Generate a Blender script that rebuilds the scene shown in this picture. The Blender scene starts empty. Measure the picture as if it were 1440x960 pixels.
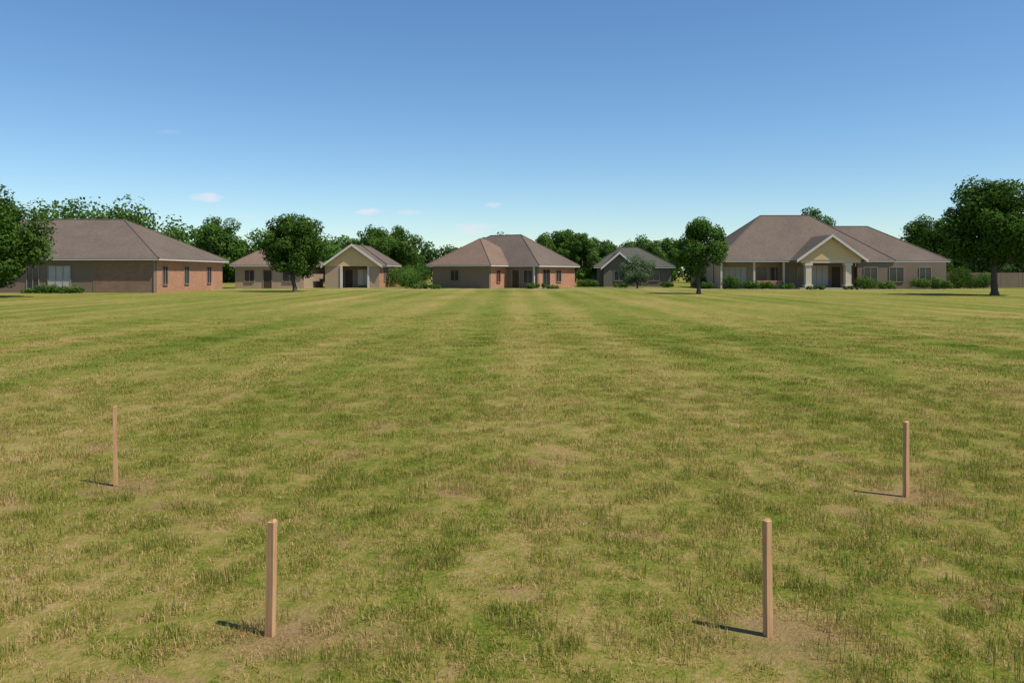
import bpy, math, random
import numpy as np
from mathutils import Vector
rng=np.random.default_rng(7); random.seed(7)
scene=bpy.context.scene
scene.view_settings.view_transform='Standard'; scene.view_settings.look='None'; scene.view_settings.exposure=0
COL=scene.collection
# ---------------- camera
cam=bpy.data.cameras.new("camera"); co=bpy.data.objects.new("camera",cam); COL.objects.link(co)
co.location=(0,0,1.7); co.rotation_euler=(math.radians(90),0,0)
cam.lens=28; cam.sensor_width=36; cam.shift_y=-96/1440; cam.clip_end=6000; cam.clip_start=.05
scene.camera=co
# ---------------- sun + sky
el=math.radians(58); hx,hy=.90,-.436
ts=Vector((hx*math.cos(el),hy*math.cos(el),math.sin(el)))
sl=bpy.data.lights.new("sun",'SUN'); sl.energy=4.8; sl.angle=math.radians(.5); sl.color=(1,.94,.82)
so=bpy.data.objects.new("sun",sl); COL.objects.link(so); so.rotation_euler=ts.to_track_quat('Z','Y').to_euler(); so.location=(30,-20,60)
w=bpy.data.worlds.new("World"); scene.world=w; w.use_nodes=True
nt=w.node_tree; N=nt.nodes; L=nt.links; N.clear()
def nd(nt,t,**k):
    n=nt.nodes.new(t)
    for a,b in k.items():
        setattr(n,a,b)
    return n
out=nd(nt,'ShaderNodeOutputWorld'); bg=nd(nt,'ShaderNodeBackground'); bg.inputs[1].default_value=.122
sky=nd(nt,'ShaderNodeTexSky',sky_type='NISHITA'); sky.sun_disc=False; sky.sun_elevation=el; sky.sun_rotation=math.atan2(hx,hy)
sky.air_density=1.0; sky.dust_density=0; sky.ozone_density=2.6
hs=nd(nt,'ShaderNodeHueSaturation'); hs.inputs['Saturation'].default_value=1.13
tn=nd(nt,'ShaderNodeMix',data_type='RGBA',blend_type='MULTIPLY'); tn.inputs[0].default_value=1; tn.inputs[7].default_value=(.90,1.0,1.07,1)
L.new(sky.outputs[0],hs.inputs['Color']); L.new(hs.outputs[0],tn.inputs[6])
def M(nt,op,a,b=None,c=None,clamp=False):
    n=nt.nodes.new('ShaderNodeMath'); n.operation=op; n.use_clamp=clamp
    for i,v in enumerate((a,b,c)):
        if v is None: continue
        if isinstance(v,(int,float)): n.inputs[i].default_value=v
        else: nt.links.new(v,n.inputs[i])
    return n.outputs[0]
tc=nd(nt,'ShaderNodeTexCoord'); sx=nd(nt,'ShaderNodeSeparateXYZ'); L.new(tc.outputs['Generated'],sx.inputs[0])
yy=M(nt,'MAXIMUM',sx.outputs[1],.02)
u=M(nt,'DIVIDE',sx.outputs[0],yy); v=M(nt,'DIVIDE',sx.outputs[2],yy)
cb=nd(nt,'ShaderNodeCombineXYZ'); L.new(u,cb.inputs[0]); L.new(M(nt,'MULTIPLY',v,2.2),cb.inputs[1])
nz=nd(nt,'ShaderNodeTexNoise'); nz.inputs['Scale'].default_value=38; nz.inputs['Detail'].default_value=5; nz.inputs['Roughness'].default_value=.6
L.new(cb.outputs[0],nz.inputs['Vector'])
nn=M(nt,'MULTIPLY',M(nt,'SUBTRACT',nz.outputs[0],.5),3.2)
tot=None
for (cx,cy,a,b,s) in [(-.383,.0955,.021,.0075,.9),(-.181,.0765,.020,.0045,.9),(-.128,.076,.017,.004,.5),(-.048,.055,.03,.009,.9),(-.026,.086,.013,.0045,.6),(-.335,.071,.014,.003,.4),(-.43,.177,.02,.004,.10)]:
    du=M(nt,'DIVIDE',M(nt,'SUBTRACT',u,cx),a); dv=M(nt,'DIVIDE',M(nt,'SUBTRACT',v,cy),b)
    r=M(nt,'ADD',M(nt,'MULTIPLY',du,du),M(nt,'MULTIPLY',dv,dv))
    m=M(nt,'ADD',M(nt,'SUBTRACT',1.0,r),nn)
    m=M(nt,'MULTIPLY',M(nt,'MULTIPLY',m,.8,clamp=True),s)
    m=M(nt,'MULTIPLY',m,M(nt,'GREATER_THAN',2.6,r))
    tot=m if tot is None else M(nt,'MAXIMUM',tot,m)
mx=nd(nt,'ShaderNodeMix',data_type='RGBA'); L.new(tot,mx.inputs[0]); L.new(tn.outputs[2],mx.inputs[6]); mx.inputs[7].default_value=(6.4,6.7,7.2,1)
L.new(mx.outputs[2],bg.inputs[0]); L.new(bg.outputs[0],out.inputs[0])
# ---------------- material helpers
def mat(name):
    m=bpy.data.materials.new(name); m.use_nodes=True; nt=m.node_tree; nt.nodes.clear()
    o=nt.nodes.new('ShaderNodeOutputMaterial'); return m,nt,o
def noise(nt,vec,scale,detail=3,rough=.55,dist=0):
    n=nt.nodes.new('ShaderNodeTexNoise'); n.inputs['Scale'].default_value=scale; n.inputs['Detail'].default_value=detail; n.inputs['Roughness'].default_value=rough; n.inputs['Distortion'].default_value=dist
    if vec is not None: nt.links.new(vec,n.inputs['Vector'])
    return n.outputs[0]
def mapr(nt,v,a,b,c=0,d=1):
    n=nt.nodes.new('ShaderNodeMapRange'); n.clamp=True
    nt.links.new(v,n.inputs[0])
    for i,x in enumerate((a,b,c,d)): n.inputs[1+i].default_value=x
    return n.outputs[0]
def mixc(nt,f,a,b,mode='MIX'):
    n=nt.nodes.new('ShaderNodeMix'); n.data_type='RGBA'; n.blend_type=mode
    for i,x in ((0,f),(6,a),(7,b)):
        if isinstance(x,(int,float)): n.inputs[i].default_value=x
        elif isinstance(x,tuple): n.inputs[i].default_value=(*x,1)
        else: nt.links.new(x,n.inputs[i])
    return n.outputs[2]
def vmul(nt,v,s):
    n=nt.nodes.new('ShaderNodeVectorMath'); n.operation='MULTIPLY'; nt.links.new(v,n.inputs[0]); n.inputs[1].default_value=s; return n.outputs[0]
def princ(nt,o,col,rough=.85,spec=.25,bump=None,bs=.3,bd=.01):
    p=nt.nodes.new('ShaderNodeBsdfPrincipled'); p.inputs['Roughness'].default_value=rough; p.inputs['Specular IOR Level'].default_value=spec
    if isinstance(col,tuple): p.inputs['Base Color'].default_value=(*col,1)
    else: nt.links.new(col,p.inputs['Base Color'])
    if bump is not None:
        b=nt.nodes.new('ShaderNodeBump'); b.inputs['Strength'].default_value=bs; b.inputs['Distance'].default_value=bd
        nt.links.new(bump,b.inputs['Height']); nt.links.new(b.outputs[0],p.inputs['Normal'])
    nt.links.new(p.outputs[0],o.inputs[0]); return p
STAKES=[(-1.135,3.74,.544,.038,-14,1.0),(1.202,3.74,.548,.033,24,-.6),(-3.168,6.37,.640,.029,20,-.8),(2.998,6.06,.575,.033,25,.3)]
# lawn node group: dryness factor from world position
g=bpy.data.node_groups.new("lawn_dryness",'ShaderNodeTree')
g.interface.new_socket("dry",in_out='OUTPUT',socket_type='NodeSocketFloat'); g.interface.new_socket("bare",in_out='OUTPUT',socket_type='NodeSocketFloat')
go=g.nodes.new('NodeGroupOutput'); geo=g.nodes.new('ShaderNodeNewGeometry'); P=geo.outputs['Position']
P=vmul(g,P,(1,1,0))
s=g.nodes.new('ShaderNodeSeparateXYZ'); g.links.new(P,s.inputs[0])
warp=M(g,'MULTIPLY',M(g,'SUBTRACT',noise(g,P,.12,2),.5),1.1)
sw=M(g,'MULTIPLY',M(g,'ADD',s.outputs[0],warp),2*math.pi/2.3)
st=M(g,'ADD',M(g,'SINE',M(g,'ADD',sw,.9)),M(g,'MULTIPLY',M(g,'SINE',M(g,'MULTIPLY',sw,.37)),.7))
stamp=mapr(g,noise(g,vmul(g,P,(1,.5,1)),.09,2),.35,.62,.25,1)
st=M(g,'MULTIPLY',M(g,'MULTIPLY',st,.12),stamp)
st=M(g,'MULTIPLY',st,mapr(g,s.outputs[1],4,10,.3,1))
n1=M(g,'MULTIPLY',M(g,'SUBTRACT',noise(g,vmul(g,P,(1,.45,1)),.16,4,.6,.5),.5),.8)
n2=M(g,'MULTIPLY',M(g,'SUBTRACT',noise(g,vmul(g,P,(1.2,.8,1)),1.9,5,.7,.3),.5),.95)
n3=M(g,'MULTIPLY',M(g,'SUBTRACT',noise(g,P,9,3,.7),.5),.95)
near=mapr(g,s.outputs[1],3,16,.12,0)
dry=M(g,'ADD',M(g,'ADD',M(g,'ADD',n1,n2),M(g,'ADD',n3,st)),M(g,'ADD',near,.47))
bare=None
nb_=M(g,'MULTIPLY',M(g,'SUBTRACT',noise(g,P,5,4,.7),.5),.9)
for (x,y,h,wd,rz,ln) in STAKES:
    q=g.nodes.new('ShaderNodeVectorMath'); q.operation='DISTANCE'; g.links.new(vmul(g,P,(1,1.2,0)),q.inputs[0]); q.inputs[1].default_value=(x+.08,y*1.2,0)
    b=mapr(g,M(g,'ADD',q.outputs['Value'],nb_),-.05,.5,1,0); bare=b if bare is None else M(g,'MAXIMUM',bare,b)
b2=mapr(g,noise(g,P,1.1,5,.72,.4),.55,.68,0,.95)
b2=M(g,'MULTIPLY',b2,mapr(g,s.outputs[1],5,18,1,.1))
bare=M(g,'MAXIMUM',bare,b2)
dry=M(g,'ADD',dry,M(g,'MULTIPLY',bare,.30))
g.links.new(dry,go.inputs[0]); g.links.new(bare,go.inputs[1])
def lawncol(nt,extra):
    gn=nt.nodes.new('ShaderNodeGroup'); gn.node_tree=g
    f=M(nt,'ADD',gn.outputs[0],extra)
    r=nt.nodes.new('ShaderNodeValToRGB'); nt.links.new(f,r.inputs[0])
    e=r.color_ramp.elements; e[0].position=.02; e[0].color=(.115,.18,.020,1); e[1].position=.36; e[1].color=(.24,.275,.038,1)
    for p,c in ((.60,(.41,.335,.085)),(.84,(.56,.40,.155)),(1.,(.61,.45,.21))):
        k=e.new(p); k.color=(*c,1)
    return r.outputs[0],gn
# ground material
mg,nt,o=mat("lawn_ground")
ge=nt.nodes.new('ShaderNodeNewGeometry'); pos=ge.outputs['Position']
fine=M(nt,'MULTIPLY',M(nt,'SUBTRACT',noise(nt,pos,34,3,.7),.5),1.0)
mid=M(nt,'MULTIPLY',M(nt,'SUBTRACT',noise(nt,vmul(nt,pos,(1,.45,1)),3.2,5,.75),.5),.7)
c,gn=lawncol(nt,M(nt,'ADD',fine,mid))
sp=nt.nodes.new('ShaderNodeSeparateXYZ'); nt.links.new(pos,sp.inputs[0])
c=mixc(nt,M(nt,'MULTIPLY',gn.outputs[1],.85),c,mixc(nt,mapr(nt,noise(nt,pos,60,4,.7),.35,.65),(.25,.14,.065),(.50,.33,.175)))
farf=mapr(nt,sp.outputs[1],8,20,.68,.69)
cm=nt.nodes.new('ShaderNodeVectorMath'); cm.operation='SCALE'; nt.links.new(c,cm.inputs[0]); nt.links.new(farf,cm.inputs['Scale'])
princ(nt,o,cm.outputs[0],.95,.05,noise(nt,pos,45,4,.7),.8,.03)
# blade material
mb,nt,o=mat("grass_blades")
at=nt.nodes.new('ShaderNodeAttribute'); at.attribute_name='rnd'
ex=M(nt,'MULTIPLY',M(nt,'SUBTRACT',at.outputs['Fac'],.5),.95)
c,gn=lawncol(nt,ex)
c=mixc(nt,M(nt,'MULTIPLY',gn.outputs[1],.5),c,(.47,.30,.145))
d=nt.nodes.new('ShaderNodeBsdfDiffuse'); t=nt.nodes.new('ShaderNodeBsdfTranslucent'); nt.links.new(c,d.inputs[0]); nt.links.new(c,t.inputs[0])
m_=nt.nodes.new('ShaderNodeMixShader'); m_.inputs[0].default_value=.33; nt.links.new(d.outputs[0],m_.inputs[1]); nt.links.new(t.outputs[0],m_.inputs[2]); nt.links.new(m_.outputs[0],o.inputs[0])
# ---------------- mesh helpers
def npmesh(name,V,F,mats,attr=None,fm=None):
    me=bpy.data.meshes.new(name); V=np.asarray(V,dtype=np.float32); F=np.asarray(F,dtype=np.int32); k=F.shape[1]
    me.vertices.add(len(V)); me.vertices.foreach_set('co',V.ravel())
    me.loops.add(F.size); me.loops.foreach_set('vertex_index',F.ravel())
    me.polygons.add(len(F)); me.polygons.foreach_set('loop_start',np.arange(0,F.size,k,dtype=np.int32))
    if fm is not None: me.polygons.foreach_set('material_index',np.asarray(fm,dtype=np.int32))
    me.update(calc_edges=True)
    for m in mats: me.materials.append(m)
    if attr is not None:
        a=me.attributes.new('rnd','FLOAT','POINT'); a.data.foreach_set('value',np.asarray(attr,dtype=np.float32))
    me.validate(); return me
def obj(name,me,parent=None,loc=(0,0,0),rot=0,col=None):
    ob=bpy.data.objects.new(name,me); (col or COL).objects.link(ob); ob.location=loc; ob.rotation_euler=(0,0,rot)
    if parent: ob.parent=parent
    return ob
# ---------------- ground
obj("ground",npmesh("ground",[(-2500,-300,0),(2500,-300,0),(2500,4000,0),(-2500,4000,0)],[(0,1,2,3)],[mg]))
# ---------------- grass tufts
def tuft(name,nb,rad,h0,h1,wd,seed):
    r=np.random.default_rng(seed)
    ang=r.uniform(0,2*np.pi,nb); rr=rad*np.sqrt(r.uniform(0,1,nb)); 
    c=np.stack([rr*np.cos(ang),rr*np.sin(ang),np.full(nb,-.004)],1)
    rn=r.uniform(0,1,nb)
    h=r.uniform(h0,h1,nb)*(1-.25*rn); az=r.uniform(0,2*np.pi,nb); lean=r.uniform(.1,.8,nb)+(rn>.7)*.4
    d=np.stack([np.cos(az),np.sin(az),0*az],1); s=np.stack([-np.sin(az+r.uniform(-.8,.8,nb)),np.cos(az),0*az],1)*(wd*r.uniform(.6,1.2,nb))[:,None]*.5
    up=np.array([0,0,1.])
    mid=c+up*(h*.55)[:,None]*np.cos(lean*.6)[:,None]+d*(h*.55*np.sin(lean*.6))[:,None]
    tip=mid+up*(h*.5*np.cos(lean*1.6))[:,None]+d*(h*.5*np.sin(lean*1.6))[:,None]
    V=np.stack([c-s,c+s,mid+s*.8,mid-s*.8,tip+s*.15,tip-s*.15],1).reshape(-1,3)
    b=np.arange(nb)[:,None]*6
    F=np.concatenate([b+np.array([[0,1,2,3]]),b+np.array([[3,2,4,5]])])
    return npmesh(name,V,F,[mb],np.repeat(rn,6))
gc=bpy.data.collections.new("grass_tufts")
for i in range(4): obj("grass_tuft_%d"%i,tuft("gt%d"%i,110,.10,.020,.060,.0036,i),col=gc)
for i in range(4): obj("grass_tuft_%d"%(4+i),tuft("gu%d"%i,150,.30,.02,.05,.009,20+i),col=gc)
pts=[];rot=[];scl=[];idx=[]
def addzone(y0,y1,dens,i0,s0,s1,zf=1,fade=0,zz=(.6,.9,1.2,1.6)):
    half=lambda y: .72*y+1.2
    area=2*half(y1)*(y1-y0); n=int(area*dens)
    x=rng.uniform(-half(y1),half(y1),n); y=rng.uniform(y0,y1,n)
    k=np.abs(x)<half(y); x=x[k]; y=y[k]
    keep=np.ones(len(x),bool)
    if fade: keep&=rng.uniform(0,1,len(x))<np.clip((y1-y)/fade,0,1)
    for (a,b,*_) in STAKES:
        dd=np.hypot(x-a-.06,(y-b)); keep&=(rng.uniform(0,1,len(x))<np.clip((dd-.02)/.35,.2,1))
    x=x[keep];y=y[keep]; n=len(x)
    pts.append(np.stack([x,y,np.zeros(n)],1)); rot.append(rng.uniform(0,6.28,n)); 
    s=rng.uniform(s0,s1,n); z=zf*s*rng.choice(zz,n,p=[.36,.34,.22,.08]); scl.append(np.stack([s,s,z],1)); idx.append(rng.integers(i0,i0+4,n))
addzone(2.4,7,60,0,.75,1.2,1,0,(.5,.9,1.3,1.9))
addzone(7,13,38,0,.95,1.4,.85,2)
addzone(11.5,22,6,4,.9,1.2,.9)
addzone(22,34,3,4,1.2,1.6,.6,12)
pts=np.concatenate(pts);rot=np.concatenate(rot);scl=np.concatenate(scl);idx=np.concatenate(idx)
me=bpy.data.meshes.new("grass"); me.vertices.add(len(pts)); me.vertices.foreach_set('co',pts.astype(np.float32).ravel())
a=me.attributes.new('rz','FLOAT','POINT'); a.data.foreach_set('value',rot.astype(np.float32))
a=me.attributes.new('scl','FLOAT_VECTOR','POINT'); a.data.foreach_set('vector',scl.astype(np.float32).ravel())
a=me.attributes.new('idx','INT','POINT'); a.data.foreach_set('value',idx.astype(np.int32))
grass=obj("grass",me)
gg=bpy.data.node_groups.new("scatter",'GeometryNodeTree')
gg.interface.new_socket("Geometry",in_out='INPUT',socket_type='NodeSocketGeometry'); gg.interface.new_socket("Geometry",in_out='OUTPUT',socket_type='NodeSocketGeometry')
gi=gg.nodes.new('NodeGroupInput'); gout=gg.nodes.new('NodeGroupOutput'); iop=gg.nodes.new('GeometryNodeInstanceOnPoints'); ci=gg.nodes.new('GeometryNodeCollectionInfo')
ci.inputs['Collection'].default_value=gc; ci.inputs['Separate Children'].default_value=True; ci.inputs['Reset Children'].default_value=True
def na(nm,t):
    n=gg.nodes.new('GeometryNodeInputNamedAttribute'); n.data_type=t; n.inputs[0].default_value=nm; return n.outputs[0]
cx=gg.nodes.new('ShaderNodeCombineXYZ'); gg.links.new(na('rz','FLOAT'),cx.inputs[2]); er=gg.nodes.new('FunctionNodeEulerToRotation'); gg.links.new(cx.outputs[0],er.inputs[0])
gg.links.new(gi.outputs[0],iop.inputs['Points']); gg.links.new(ci.outputs[0],iop.inputs['Instance']); iop.inputs['Pick Instance'].default_value=True
gg.links.new(na('idx','INT'),iop.inputs['Instance Index']); gg.links.new(er.outputs[0],iop.inputs['Rotation']); gg.links.new(na('scl','FLOAT_VECTOR'),iop.inputs['Scale'])
gg.links.new(iop.outputs[0],gout.inputs[0])
md=grass.modifiers.new("scatter",'NODES'); md.node_group=gg
# ---------------- stakes
mw,nt,o=mat("stake_wood")
t_=nt.nodes.new('ShaderNodeTexCoord'); ov=t_.outputs['Object']
gr=noise(nt,vmul(nt,ov,(90,90,4)),1,4,.6,.3); bl=noise(nt,ov,9,3)
c=mixc(nt,mapr(nt,gr,.35,.65),(.46,.245,.115),(.62,.37,.19)); c=mixc(nt,mapr(nt,bl,.5,.75,0,.35),c,(.32,.17,.08))
princ(nt,o,c,.7,.2,gr,.3,.003)
import bmesh
for (x,y,h,wd,rz,ln) in STAKES:
    bm=bmesh.new(); s=wd/2
    lv=[(-.12,.96),(.0,1),(h*.33,1.0),(h*.66,.985),(h-s*.5,.98),(h,.5)]
    rings=[]
    for z,k in lv:
        rings.append([bm.verts.new((sx_*s*k+random.uniform(-1,1)*.0006,sy_*s*k*.95,z+(.004*sx_ if z==h else 0))) for sx_,sy_ in ((-1,-1),(1,-1),(1,1),(-1,1))])
    for a,b in zip(rings,rings[1:]):
        for i in range(4): bm.faces.new((a[i],a[(i+1)%4],b[(i+1)%4],b[i]))
    bm.faces.new(rings[-1]); bm.faces.new(rings[0][::-1])
    bmesh.ops.bevel(bm,geom=[e for e in bm.edges if abs(e.verts[0].co.z-e.verts[1].co.z)>.03],offset=.0015,segments=1,affect='EDGES')
    me=bpy.data.meshes.new("wooden_stake"); bm.to_mesh(me); bm.free(); me.materials.append(mw)
    ob=obj("wooden_stake",me,loc=(x,y,0),rot=math.radians(rz)); ob.rotation_euler[1]=math.radians(ln)
# ---------------- foliage
def leafmat(name,dark,light,tr=.3):
    m,nt,o=mat(name)
    at=nt.nodes.new('ShaderNodeAttribute'); at.attribute_name='rnd'
    c=mixc(nt,at.outputs['Fac'],dark,light)
    d=nt.nodes.new('ShaderNodeBsdfDiffuse'); t=nt.nodes.new('ShaderNodeBsdfTranslucent'); nt.links.new(c,d.inputs[0]); nt.links.new(c,t.inputs[0])
    x=nt.nodes.new('ShaderNodeMixShader'); x.inputs[0].default_value=tr; nt.links.new(d.outputs[0],x.inputs[1]); nt.links.new(t.outputs[0],x.inputs[2])
    nt.links.new(x.outputs[0],o.inputs[0]); return m
LM={'dark':leafmat("leaves_dark",(.030,.070,.012),(.100,.18,.030)),
    'mid':leafmat("leaves_mid",(.042,.098,.018),(.13,.225,.042)),
    'light':leafmat("leaves_light",(.065,.13,.026),(.18,.27,.065)),
    'blue':leafmat("leaves_gray",(.075,.12,.06),(.17,.23,.11)),
    'far':leafmat("leaves_far",(.040,.085,.026),(.10,.16,.05))}
mbk,nt,o=mat("bark"); t_=nt.nodes.new('ShaderNodeTexCoord'); bn=noise(nt,vmul(nt,t_.outputs['Object'],(6,6,1.2)),2,4,.6)
princ(nt,o,mixc(nt,bn,(.06,.045,.033),(.15,.115,.085)),.9,.1,bn,.8,.05)
def leaves(centers,radii,n,size,r,flat=.85):
    w=radii**2; k=r.choice(len(centers),n,p=w/w.sum())
    d=r.normal(size=(n,3)); d/=np.linalg.norm(d,axis=1)[:,None]
    rad=radii[k]*(1-.55*r.uniform(0,1,n)**2.2)*(1+.18*(r.uniform(0,1,n)>.88))
    p=centers[k]+d*rad[:,None]*np.array([1,1,flat])
    nrm=d+r.normal(size=(n,3))*.5+np.array([0,0,.35]); nrm/=np.linalg.norm(nrm,axis=1)[:,None]
    a=np.cross(nrm,r.normal(size=(n,3))); a/=np.linalg.norm(a,axis=1)[:,None]; b=np.cross(nrm,a)
    s=(size*r.uniform(.6,1.3,n))[:,None]
    V=np.stack([p+a*s,p+b*s*.6,p-a*s*.9,p-b*s*.6],1).reshape(-1,3)
    cl=r.uniform(0,1,len(centers))
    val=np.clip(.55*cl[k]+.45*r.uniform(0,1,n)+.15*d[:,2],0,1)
    return V,np.repeat(val,4)
def tube(p0,p1,r0,r1,seg=8,bend=0,r=None,n=4):
    p0=np.array(p0,float);p1=np.array(p1,float); V=[];F=[]
    off=(r.normal(size=3)*bend) if r is not None else np.zeros(3)
    for i in range(n+1):
        t=i/n; c=p0*(1-t)+p1*t+off*math.sin(math.pi*t); rd=r0*(1-t)+r1*t
        dr=p1-p0; dr/=np.linalg.norm(dr); a=np.cross(dr,[.3,.9,.1]); a/=np.linalg.norm(a); b=np.cross(dr,a)
        for j in range(seg):
            th=2*math.pi*j/seg; V.append(c+(a*math.cos(th)+b*math.sin(th))*rd)
    for i in range(n):
        for j in range(seg): F.append((i*seg+j,i*seg+(j+1)%seg,(i+1)*seg+(j+1)%seg,(i+1)*seg+j))
    return V,F
def tree(name,x,y,h,cw,th,kind,seed,nl=9000,size=.13,nc=46,trunk=.16,shape=1.0,dens=1):
    r=np.random.default_rng(seed); ch=h-th; R=cw/2; nl=int(nl*1.9); nc=int(nc*1.4); size*=.88
    root=bpy.data.objects.new(name,None); COL.objects.link(root); root.location=(x,y,0); root.empty_display_size=.5
    d=r.normal(size=(nc,3)); d/=np.linalg.norm(d,axis=1)[:,None]
    q=r.uniform(.35,.84,nc)[:,None]**.75
    C=d*q; tz=(C[:,2]+1)/2
    wprof=1.03-.26*np.clip(tz-.5,0,1)**1.2*shape-.12*np.clip(.3-tz,0,1)
    C=np.stack([C[:,0]*R*wprof,C[:,1]*R*wprof,th+ch*.5+C[:,2]*ch*.5],1)
    C[:,:2]+=r.normal(size=(nc,2))*R*.05
    rad=r.uniform(.18,.36,nc)*R*dens*np.minimum(1,ch/cw*1.0+.2)
    V,val=leaves(C,rad,nl,size,r)
    top=V[:,2].max(); V[:,2]=th*.9+(V[:,2]-th*.9)*(h-th*.9)/(top-th*.9)
    V[:,2]=np.maximum(V[:,2],.03)
    F=np.arange(len(V)).reshape(-1,4)
    obj("crown",npmesh("crown",V,F,[LM[kind]],val),root)
    TV=[];TF=[]
    def add(v,f):
        b=len(TV); TV.extend(v); TF.extend([tuple(i+b for i in q_) for q_ in f])
    fork=th+ch*.18
    add(*tube((0,0,-.1),(0,0,.35),trunk*1.7,trunk*1.05,10,0,None,3)); add(*tube((0,0,.3),(r.normal()*.1,r.normal()*.1,fork),trunk*1.07,trunk*.75,10,.04,r,5))
    add(*tube((0,0,fork-.1),(r.normal()*.2,r.normal()*.2,h*.82),trunk*.72,trunk*.12,7,.12,r,6))
    for i in r.choice(nc,min(16,nc),replace=False):
        z0=r.uniform(th*.9,th+ch*.45); add(*tube((0,0,z0),C[i],trunk*.38,trunk*.08,6,.12,r,4))
    me=bpy.data.meshes.new("trunk"); me.from_pydata([tuple(v) for v in TV],[],TF); me.materials.append(mbk)
    for p in me.polygons: p.use_smooth=True
    obj("trunk",me,root); return root
T="shade_tree"
tree(T,-36.6,56,8.0,7.4,.9,'dark',1,14000,.15,60,.2)
tree(T,-33.6,91,8.5,6.2,.2,'mid',2,9000,.16,50)
tree(T,-19.9,73,7.35,5.5,1.1,'dark',3,11000,.14,56,.17)
tree(T,15.4,65.7,6.4,4.6,1.3,'mid',4,8000,.12,44,.15,1.4)
tree(T,37.2,61.4,9.4,7.1,1.7,'dark',5,14000,.16,64,.24)
tree(T,-19.5,112,8.6,6.2,1,'mid',6,6000,.18)
tree(T,-15.8,116,8.7,6.2,1,'mid',7,6000,.18)
tree(T,-23.8,118,6.9,5.0,1,'light',17,5000,.17)
tree(T,4.4,110,7.4,5.6,.8,'mid',8,7000,.18)
tree(T,7.2,113,8.1,5.6,.8,'mid',28,7000,.18)
tree(T,9.0,101,6.9,4.6,.4,'mid',9,7000,.16,40)
tree(T,18.7,112,7.2,5.8,.6,'light',10,5000,.18)
tree(T,22.5,114,6.8,5.0,.6,'mid',30,5000,.18)
tree(T,14.5,118,6.8,5.0,.6,'mid',11,4000,.18)
tree(T,43.5,116,11.4,6.4,2,'mid',12,6000,.18)
tree(T,53,101,9.2,6.8,.6,'dark',13,8000,.17)
tree(T,57.5,112,7.0,6.0,.6,'mid',14,4000,.18)
tree(T,-1.6,108,7.4,4.2,1.2,'light',15,2200,.14,30,.1)
tree("willow_tree",14.0,89,3.9,4.2,.2,'blue',16,3000,.11,34,.07,.6)
def mass(name,items,kind,leafsz,seed,nl=2800):
    r=np.random.default_rng(seed); Vs=[];vals=[]
    for (x,y,h,wd) in items:
        nc=34; d=r.normal(size=(nc,3)); d/=np.linalg.norm(d,axis=1)[:,None]; d[:,2]=r.uniform(-.9,1,nc)
        C=np.stack([x+d[:,0]*wd*.40,y+d[:,1]*wd*.40,h*.46+d[:,2]*h*.38],1); rad=r.uniform(.12,.22,nc)*wd
        V,val=leaves(C,rad,nl,leafsz,r); V[:,2]*=h/V[:,2].max(); V[:,2]=np.maximum(V[:,2],.02); Vs.append(V); vals.append(val)
    V=np.concatenate(Vs); obj(name,npmesh(name,V,np.arange(len(V)).reshape(-1,4),[LM[kind]],np.concatenate(vals)))
items=[]
def run(x0,x1,d,hh,step,j=.5):
    x=x0
    while x<x1:
        h=hh+random.uniform(-j,j); items.append((x+random.uniform(-1,1),d+random.uniform(-4,4),h,h*random.uniform(.9,1.2))); x+=step*random.uniform(.8,1.2)
run(-90,-70,122,11.8,5); run(-68,-58,118,13.0,3.4,.5); run(-61,-52,118,12.0,3.6); run(-54,-46,125,9.4,4)
run(-52,-40,140,9.4,4.5); run(-38,-22,140,8.4,4.5,.6)
mass("distant_trees",items,'mid',.27,50,3200)
items=[]
run(-130,140,145,7.2,3.8,1.0); run(75,150,128,7.8,4.5,1.0); run(58,76,140,8.4,4.2,.4)
mass("distant_trees",items,'far',.34,51,2200)
def shrub(x,y,wd,h,kind,seed,n=1500,name="shrub",size=.07):
    r=np.random.default_rng(seed); nc=16
    C=np.stack([x+r.uniform(-.36,.36,nc)*wd,y+r.uniform(-.3,.3,nc)*min(wd,1.6),r.uniform(.2,.6,nc)*h],1); rad=r.uniform(.25,.42,nc)*h
    V,val=leaves(C,rad,n,size,r); V[:,2]=np.maximum(V[:,2],.0)*h/V[:,2].max(); obj(name,npmesh(name,V,np.arange(len(V)).reshape(-1,4),[LM[kind]],val))
sh=[(-39.2,67.2,2.6,.8,'mid'),(-37.2,66.8,2.4,.75,'light'),(-40.8,67.6,1.6,.55,'mid'),(-11.3,88,2.4,2.2,'mid'),(-9.8,86.5,2.2,.7,'light'),(-8.4,86,1.6,.5,'mid'),(2.6,86.5,2.4,.7,'mid'),(4.4,86.3,1.5,.5,'light'),
 (23.3,84,2.0,1.6,'dark'),(25.3,84.3,2.0,1.0,'mid'),(27.2,84.4,2.2,.9,'dark'),(29.0,84,1.6,.75,'mid'),(31.3,82,2.4,.45,'mid'),(35,82,2.2,.45,'dark'),(37.5,84.4,2.2,1.6,'mid'),(40,84.6,2.4,1.0,'light'),(44,84.8,3.2,1.4,'light'),(46,85.2,2.4,1.1,'mid'),(9.2,97,3,1.1,'mid'),(13,95,2.2,.6,'mid'),(18.5,95,2.0,.7,'dark'),(49.2,88,3,2.6,'dark'),(51.5,88,3.0,2.0,'mid'),(-44.5,66,1.8,.6,'mid'),(22,92,3,1.6,'mid'),(21,86,1.6,.8,'mid'),(-13.8,97,3,2.6,'light'),(-12.5,101,4,3.0,'mid')]
for i,(x,y,wd,h,k) in enumerate(sh): shrub(x,y,wd,h,k,100+i,int(900+wd*h*500))
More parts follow.
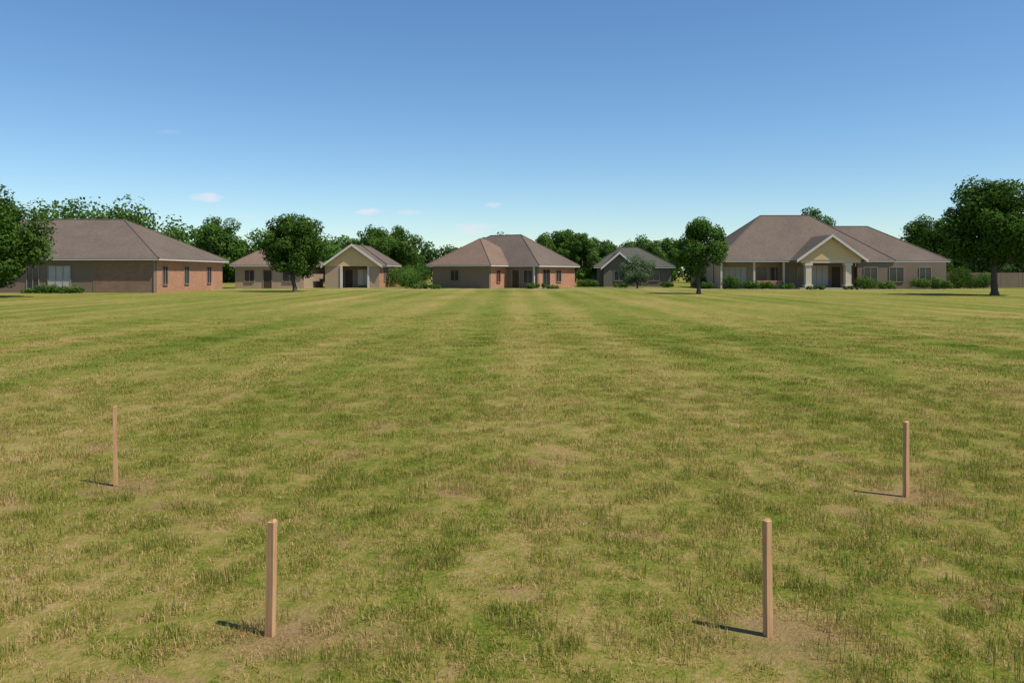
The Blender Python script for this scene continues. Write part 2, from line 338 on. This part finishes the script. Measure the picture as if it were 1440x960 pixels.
# ---------------- houses
def roofmat(name,a,b):
    m,nt,o=mat(name); t=nt.nodes.new('ShaderNodeTexCoord'); ov=t.outputs['Object']
    z=nt.nodes.new('ShaderNodeSeparateXYZ'); nt.links.new(ov,z.inputs[0])
    co_=M(nt,'FRACT',M(nt,'MULTIPLY',z.outputs[2],8.0)); 
    n=noise(nt,vmul(nt,ov,(3.5,3.5,8)),1,3,.7); n2=noise(nt,ov,.35,3)
    c=mixc(nt,mapr(nt,n,.3,.7),a,b); c=mixc(nt,mapr(nt,n2,.35,.7,0,.4),c,tuple(q*.68 for q in a)); c=mixc(nt,mapr(nt,co_,0,.22,.35,0),c,tuple(q*.45 for q in a))
    princ(nt,o,c,.9,.1,co_,.4,.03); return m
R1=roofmat("shingles_brown",(.135,.102,.080),(.20,.155,.124)); R2=roofmat("shingles_tan",(.19,.126,.090),(.26,.18,.133)); R3=roofmat("shingles_gray",(.080,.080,.062),(.13,.125,.10))
def brick(name,a,b,mo):
    m,nt,o=mat(name); t=nt.nodes.new('ShaderNodeTexCoord'); z=nt.nodes.new('ShaderNodeSeparateXYZ'); nt.links.new(t.outputs['Object'],z.inputs[0])
    cb=nt.nodes.new('ShaderNodeCombineXYZ'); nt.links.new(M(nt,'ADD',z.outputs[0],z.outputs[1]),cb.inputs[0]); nt.links.new(z.outputs[2],cb.inputs[1])
    br=nt.nodes.new('ShaderNodeTexBrick'); nt.links.new(cb.outputs[0],br.inputs[0]); br.inputs['Color1'].default_value=(*a,1); br.inputs['Color2'].default_value=(*b,1); br.inputs['Mortar'].default_value=(*mo,1)
    br.inputs['Scale'].default_value=1; br.inputs['Brick Width'].default_value=.3; br.inputs['Row Height'].default_value=.12; br.inputs['Mortar Size'].default_value=.014
    n=noise(nt,t.outputs['Object'],1.1,5,.7); c=mixc(nt,mapr(nt,n,.35,.7,0,.5),br.outputs[0],tuple(q*.65 for q in a))
    princ(nt,o,c,.9,.1,br.outputs['Fac'],-.4,.01); return m
B1=brick("red_brick",(.56,.26,.145),(.44,.18,.10),(.42,.33,.26)); B2=brick("brown_brick",(.28,.165,.105),(.22,.125,.080),(.29,.22,.17)); 
def stucco(name,a):
    m,nt,o=mat(name); t=nt.nodes.new('ShaderNodeTexCoord'); n=noise(nt,t.outputs['Object'],1.4,5,.65); n2=noise(nt,t.outputs['Object'],30,2)
    princ(nt,o,mixc(nt,mapr(nt,n,.3,.75,0,.35),a,tuple(q*.7 for q in a)),.92,.1,n2,.3,.01); return m
S1=stucco("stucco_tan",(.66,.47,.25)); S2=stucco("stucco_beige",(.42,.31,.215)); S3=stucco("stucco_taupe",(.225,.168,.120)); S4=stucco("stucco_olive",(.16,.145,.11))
WH=stucco("white_trim",(.62,.59,.54)); CR=stucco("cream_trim",(.64,.54,.41)); CURT=stucco("curtain",(.50,.46,.40)); DOOR=stucco("door_paint",(.08,.055,.04)); CONC=stucco("concrete",(.44,.39,.29))
TRM=stucco("taupe_trim",(.32,.27,.22))
GL,nt,o=mat("window_glass"); t=nt.nodes.new('ShaderNodeTexCoord'); p=princ(nt,o,mixc(nt,noise(nt,t.outputs['Object'],.9,2),(.012,.015,.018),(.05,.055,.06)),.08,.5)
def box(parent,name,x0,x1,y0,y1,z0,z1,m):
    V=[(x0,y0,z0),(x1,y0,z0),(x1,y1,z0),(x0,y1,z0),(x0,y0,z1),(x1,y0,z1),(x1,y1,z1),(x0,y1,z1)]
    F=[(0,1,5,4),(1,2,6,5),(2,3,7,6),(3,0,4,7),(4,5,6,7),(3,2,1,0)]
    me=bpy.data.meshes.new(name); me.from_pydata(V,[],F); me.materials.append(m); return obj(name,me,parent)
def hip(parent,x0,x1,y0,y1,ze,A,B,m,ov=.5,name="roof"):
    x0-=ov;x1+=ov;y0-=ov;y1+=ov
    V=[(x0,y0,ze),(x1,y0,ze),(x1,y1,ze),(x0,y1,ze),A,B]
    if abs(A[0]-B[0])>=abs(A[1]-B[1]): F=[(0,1,5,4),(2,3,4,5),(3,0,4),(1,2,5)]
    else: F=[(0,1,4),(1,2,5,4),(2,3,5),(3,0,4,5)]
    F.append((3,2,1,0))
    me=bpy.data.meshes.new(name); me.from_pydata(V,[],F); me.materials.append(m); obj(name,me,parent)
    box(parent,"fascia",x0+.03,x1-.03,y0+.03,y1-.03,ze-.17,ze-.004,WH)
    TV=[];TF=[]
    corners=[(0,4),(1,5),(2,5),(3,4)] if abs(A[0]-B[0])>=abs(A[1]-B[1]) else [(0,4),(1,4),(2,5),(3,5)]
    for a_,b_ in corners+[(4,5)]:
        if (Vector(V[a_])-Vector(V[b_])).length<.3: continue
        v,f=tube(V[a_],V[b_],.07,.07,6,0,None,1); b=len(TV); TV+= [tuple(q) for q in v]; TF+=[tuple(i+b for i in q) for q in f]
    me=bpy.data.meshes.new("ridge_caps"); me.from_pydata(TV,[],TF); me.materials.append(m); obj("ridge_caps",me,parent)
def gable(parent,x0,x1,yf,yb,ze,zr,mroof,mface,ov=.35):
    xc=(x0+x1)/2; sl=(zr-ze)/((x1-x0)/2); X0=x0-ov;X1=x1+ov; zo=ze-sl*ov; Y=yf-.45
    V=[(X0,Y,zo),(xc,Y,zr),(X1,Y,zo),(X0,yb,zo),(xc,yb,zr),(X1,yb,zo)]; th=.16
    V+=[(a,b,c-th) for a,b,c in V]
    F=[(0,1,4,3),(1,2,5,4),(6,9,10,7),(7,10,11,8),(0,3,9,6),(2,8,11,5)]
    me=bpy.data.meshes.new("gable_roof"); me.from_pydata(V,[],F); me.materials.append(mroof); obj("gable_roof",me,parent)
    V=[(x0,yf,ze-.25),(x1,yf,ze-.25),(x1,yf,ze-.02),(xc,yf,zr-.17),(x0,yf,ze-.02)]; V+=[(a,b+.2,c) for a,b,c in V]
    F=[(0,1,2,3,4),(9,8,7,6,5),(0,5,6,1)]
    me=bpy.data.meshes.new("pediment"); me.from_pydata(V,[],F); me.materials.append(mface); obj("pediment",me,parent)
    V=[(X0,Y-.03,zo-.26),(X0,Y-.03,zo+.02),(xc,Y-.03,zr+.03),(X1,Y-.03,zo+.02),(X1,Y-.03,zo-.26),(xc,Y-.03,zr-.24)]; V+=[(a,b+.1,c) for a,b,c in V]
    F=[(0,5,2,1),(5,4,3,2),(6,7,8,11),(11,8,9,10),(0,6,11,5),(5,11,10,4),(1,2,8,7),(2,3,9,8),(0,1,7,6),(3,4,10,9)]
    me=bpy.data.meshes.new("rake_trim"); me.from_pydata(V,[],F); me.materials.append(WH); obj("rake_trim",me,parent)
def win(parent,axis,pos,c,z0,z1,wd,sgn=-1,fill=None,frame=None,name="window",mull=1):
    frame=frame or TRM
    def bx(n,a0,a1,z0,z1,p0,p1,m):
        q0,q1=sorted((pos+sgn*p0,pos+sgn*p1))
        if axis=='y': box(parent,n,a0,a1,q0,q1,z0,z1,m)
        else: box(parent,n,q0,q1,a0,a1,z0,z1,m)
    a0,a1=c-wd/2,c+wd/2
    bx(name+"_pane",a0,a1,z0,z1,-.05,.02,fill or GL)
    f=.06
    bx(name+"_frame",a0-f,a0,z0-f,z1+f,-.04,.07,frame); bx(name+"_frame",a1,a1+f,z0-f,z1+f,-.04,.07,frame)
    bx(name+"_frame",a0,a1,z1,z1+f,-.04,.07,frame); bx(name+"_sill",a0,a1,z0-f,z0,-.04,.12,frame)
    for i in range(mull):
        q=a0+wd*(i+1)/(mull+1); bx(name+"_mullion",q-.025,q+.025,z0,z1,.021,.05,frame)
def empty(name,loc,rot=0):
    e=bpy.data.objects.new(name,None); COL.objects.link(e); e.location=loc; e.rotation_euler=(0,0,rot); return e
# House 1 (left)
H=empty("brick_house",(-30.9,69,0))
box(H,"front_wall",-21,-.012,0,.3,0,2.8,S3); box(H,"side_wall",-.3,0,.302,16,0,2.8,B1); box(H,"corner_brick",-5.4,.004,-.03,.001,0,2.75,B2); box(H,"back_wall",-21,-.302,15.7,16,0,2.8,B2); box(H,"end_wall",-21,-20.7,.302,15.698,0,2.8,B2)
hip(H,-21,0,0,16,2.98,(-15,8,6.85),(-6.6,8,6.85),R1,.55)
hip(H,-26,-9,6,20,3.1,(-21,12.5,7.1),(-13,12.5,7.1),R1,.5); box(H,"rear_wing",-25.9,-9.2,6.1,19.8,0,2.87,B2)
win(H,'y',0,-8.3,.5,2.3,1.9,fill=CURT,mull=2); win(H,'y',0,-10.6,.15,2.2,1.0,fill=GL); win(H,'y',0,-13.6,.9,2.2,1.5)
win(H,'x',0,1.9,.7,2.3,1.0,1); win(H,'x',0,6.6,.7,2.3,1.0,1); win(H,'x',0,12.2,.7,2.3,1.1,1)
box(H,"downspout",-.1,-.02,-.12,-.035,0,2.8,TRM)
# House 2 behind tree
H=empty("stucco_house",(-30.6,88,0)); box(H,"walls",0,7.6,0,9,0,2.4,S2); hip(H,0,7.6,0,9,2.6,(2.6,4.5,5.0),(5.0,4.5,5.0),R2,.5)
win(H,'y',0,1.6,.8,2.0,1.0); win(H,'y',0,3.6,.02,2.0,.9,fill=DOOR,name="door",mull=0); win(H,'y',0,6,.8,2.0,1.4)
# House 3 gable
H=empty("gabled_house",(-21.6,92,0))
box(H,"front_wall_left",0,1.7,0,.3,0,2.6,S2); box(H,"front_wall_right",5.2,6.288,0,.3,0,2.6,S2); box(H,"recess_wall",1.702,5.198,1.4,1.6,0,2.6,S3)
box(H,"side_wall",6.0,6.3,.302,15,0,2.55,B1); box(H,"left_wall",0,.3,.302,15,0,2.55,S2); box(H,"back_wall",.302,5.998,14.7,15,0,2.55,S2)
gable(H,-.1,6.4,-.02,6.5,2.75,5.05,R1,S1,.3); hip(H,-.1,6.4,3,15,2.72,(3.15,5.6,5.12),(3.15,11.5,5.12),R1,.35)
win(H,'y',1.4,2.5,.02,2.1,.9,fill=DOOR,name="door",mull=0); win(H,'y',1.4,4.2,.3,2.1,1.3,fill=CURT); win(H,'x',6.3,3.5,.8,2.1,1.2,1); win(H,'x',6.3,9,.8,2.1,1.4,1)
box(H,"porch_column",1.75,2.0,-.1,.15,0,2.5,WH); box(H,"porch_column",4.9,5.15,-.1,.15,0,2.5,WH)
# House 4 centre
H=empty("brick_house",(-2.5,88,0),math.radians(-30))
box(H,"left_wing_front",-7.7,-.012,0,.3,0,2.45,S3); box(H,"left_wing_side",-.3,0,.302,3.9,0,2.45,B1); box(H,"left_wing_back",-7.7,-7.4,.302,8,0,2.45,S3)
hip(H,-7.7,0,0,8.6,2.62,(-3.85,4.2,5.75),(-3.85,5.2,5.75),R2,.55)
box(H,"main_front",-10,3.988,3.8,4.1,0,2.4,S3); box(H,"main_side",3.7,4,4.102,13.5,0,2.4,B1); box(H,"main_back",-10,3.698,13.2,13.5,0,2.4,S3); box(H,"main_end",-10,-9.7,4.102,13.198,0,2.4,S3)
hip(H,-10,4,3.8,13.5,2.58,(-5.2,8.7,6.3),(-.85,8.7,6.3),R1,.5)
win(H,'y',0,-4.6,.9,2.0,1.0,frame=S3); win(H,'x',0,1.9,.7,2.0,.8,1,frame=B1); win(H,'y',3.8,1.2,.02,2.05,.9,fill=DOOR,name="door",mull=0); win(H,'y',3.8,2.8,.6,2.0,1.1)
win(H,'x',4,1.5+4.4,.05,2.05,1.6,1,frame=S3); win(H,'x',4,9.0,.7,2.0,1.3,1,frame=S2); box(H,"porch_post",3.7,3.85,3.3,3.45,0,2.4,WH); box(H,"chimney",-7.2,-6.4,10,10.8,4,6.2,B2)
# House 5
H=empty("gray_house",(10.6,99,0)); box(H,"walls",0,9.2,0,9,0,2.3,S4); hip(H,0,9.2,0,9,2.5,(3.5,4.5,5.0),(5.8,4.5,5.0),R3,.5)
gable(H,.6,4.6,-.8,4,2.6,4.3,R3,S4,.3); box(H,"wing_wall",.7,4.5,-.75,-.002,0,2.35,S4); win(H,'y',-.75,2.6,.8,1.9,1.2); win(H,'y',0,7,.8,1.9,1.4,fill=GL)
# House 6 right
H=empty("brick_house",(22.3,86,0))
box(H,"left_wall",0,.3,.302,13.5,0,2.9,S2); box(H,"front_wall",0,7.3,1.9,2.2,0,2.9,S2); box(H,"front_wall_right",15,24.588,0,.3,0,2.9,S3); box(H,"side_wall",24.3,24.6,.302,12,0,2.9,B1); box(H,"portico_back_wall",7.302,14.998,.6,.9,0,3.0,S3); box(H,"back_wall",0,24,13.2,13.5,0,2.9,S2)
box(H,"portico_left_return",7.302,7.6,.902,1.898,0,2.9,S2)
hip(H,.3,18.5,.35,13.7,3.08,(6.7,7.0,8.4),(12.4,7.0,8.4),R1,.55)
hip(H,8,24.6,.6,12.5,3.06,(14,6.4,7.1),(18.9,6.4,7.1),R1,.55)
gable(H,8.0,14.7,-2,5.2,3.35,5.75,R1,S1,.4)
box(H,"portico_beam",8.2,14.5,-1.95,-1.6,2.78,3.1,CR)
for cx_ in (9.0,13.2):
    box(H,"column_base",cx_-.42,cx_+.42,-2.1,-1.3,.0,.5,CR); box(H,"column_shaft",cx_-.3,cx_+.3,-2,-1.4,.5,2.5,CR); box(H,"column_capital",cx_-.4,cx_+.4,-2.08,-1.32,2.5,2.775,CR)
box(H,"portico_slab",8,14.6,-2.3,.598,0,.15,CONC)
win(H,'y',.6,11.1,.35,2.5,1.9,fill=CURT,mull=2); win(H,'y',.6,12.9,.16,2.4,1.0,fill=DOOR,name="door",mull=0); win(H,'y',.6,9.2,.8,2.3,.9)
win(H,'y',1.9,2.3,.4,2.4,2.6,fill=CURT,mull=3); win(H,'y',1.9,5.2,.1,2.3,1.0,fill=GL,name="door",mull=0); win(H,'y',1.9,6.6,.7,2.3,.8)
for px_ in (.35,3.9,7.1): box(H,"porch_post",px_-.1,px_+.1,.1,.3,0,2.88,CR)
box(H,"brick_planter",4.2,6.9,.12,.4,0,.9,B1)
win(H,'y',0,16.4,.8,2.3,1.4); win(H,'y',0,19.2,.8,2.3,1.5,fill=GL); win(H,'y',0,22.3,.8,2.3,1.2)
# fence right
H=empty("wooden_fence",(49,92,0))
for i in range(70): box(H,"board",i*.25,i*.25+.24,random.uniform(-.01,.01),.03,0,1.75+random.uniform(-.02,.02),S3)
box(H,"rail",0,17.5,.032,.08,.4,.5,S3); box(H,"rail",0,17.5,.032,.08,1.3,1.4,S3)
V=[];F=[]
xs=np.linspace(-34,50,60)
for i,x in enumerate(xs):
    yc=84.2+1.2*math.sin(x*.09)
    V+= [(x,yc-2.5,.006),(x,yc-1.2,.006)]
for i in range(59): F.append((2*i,2*i+2,2*i+3,2*i+1))
obj("pavement",npmesh("pavement",V,F,[CONC]))
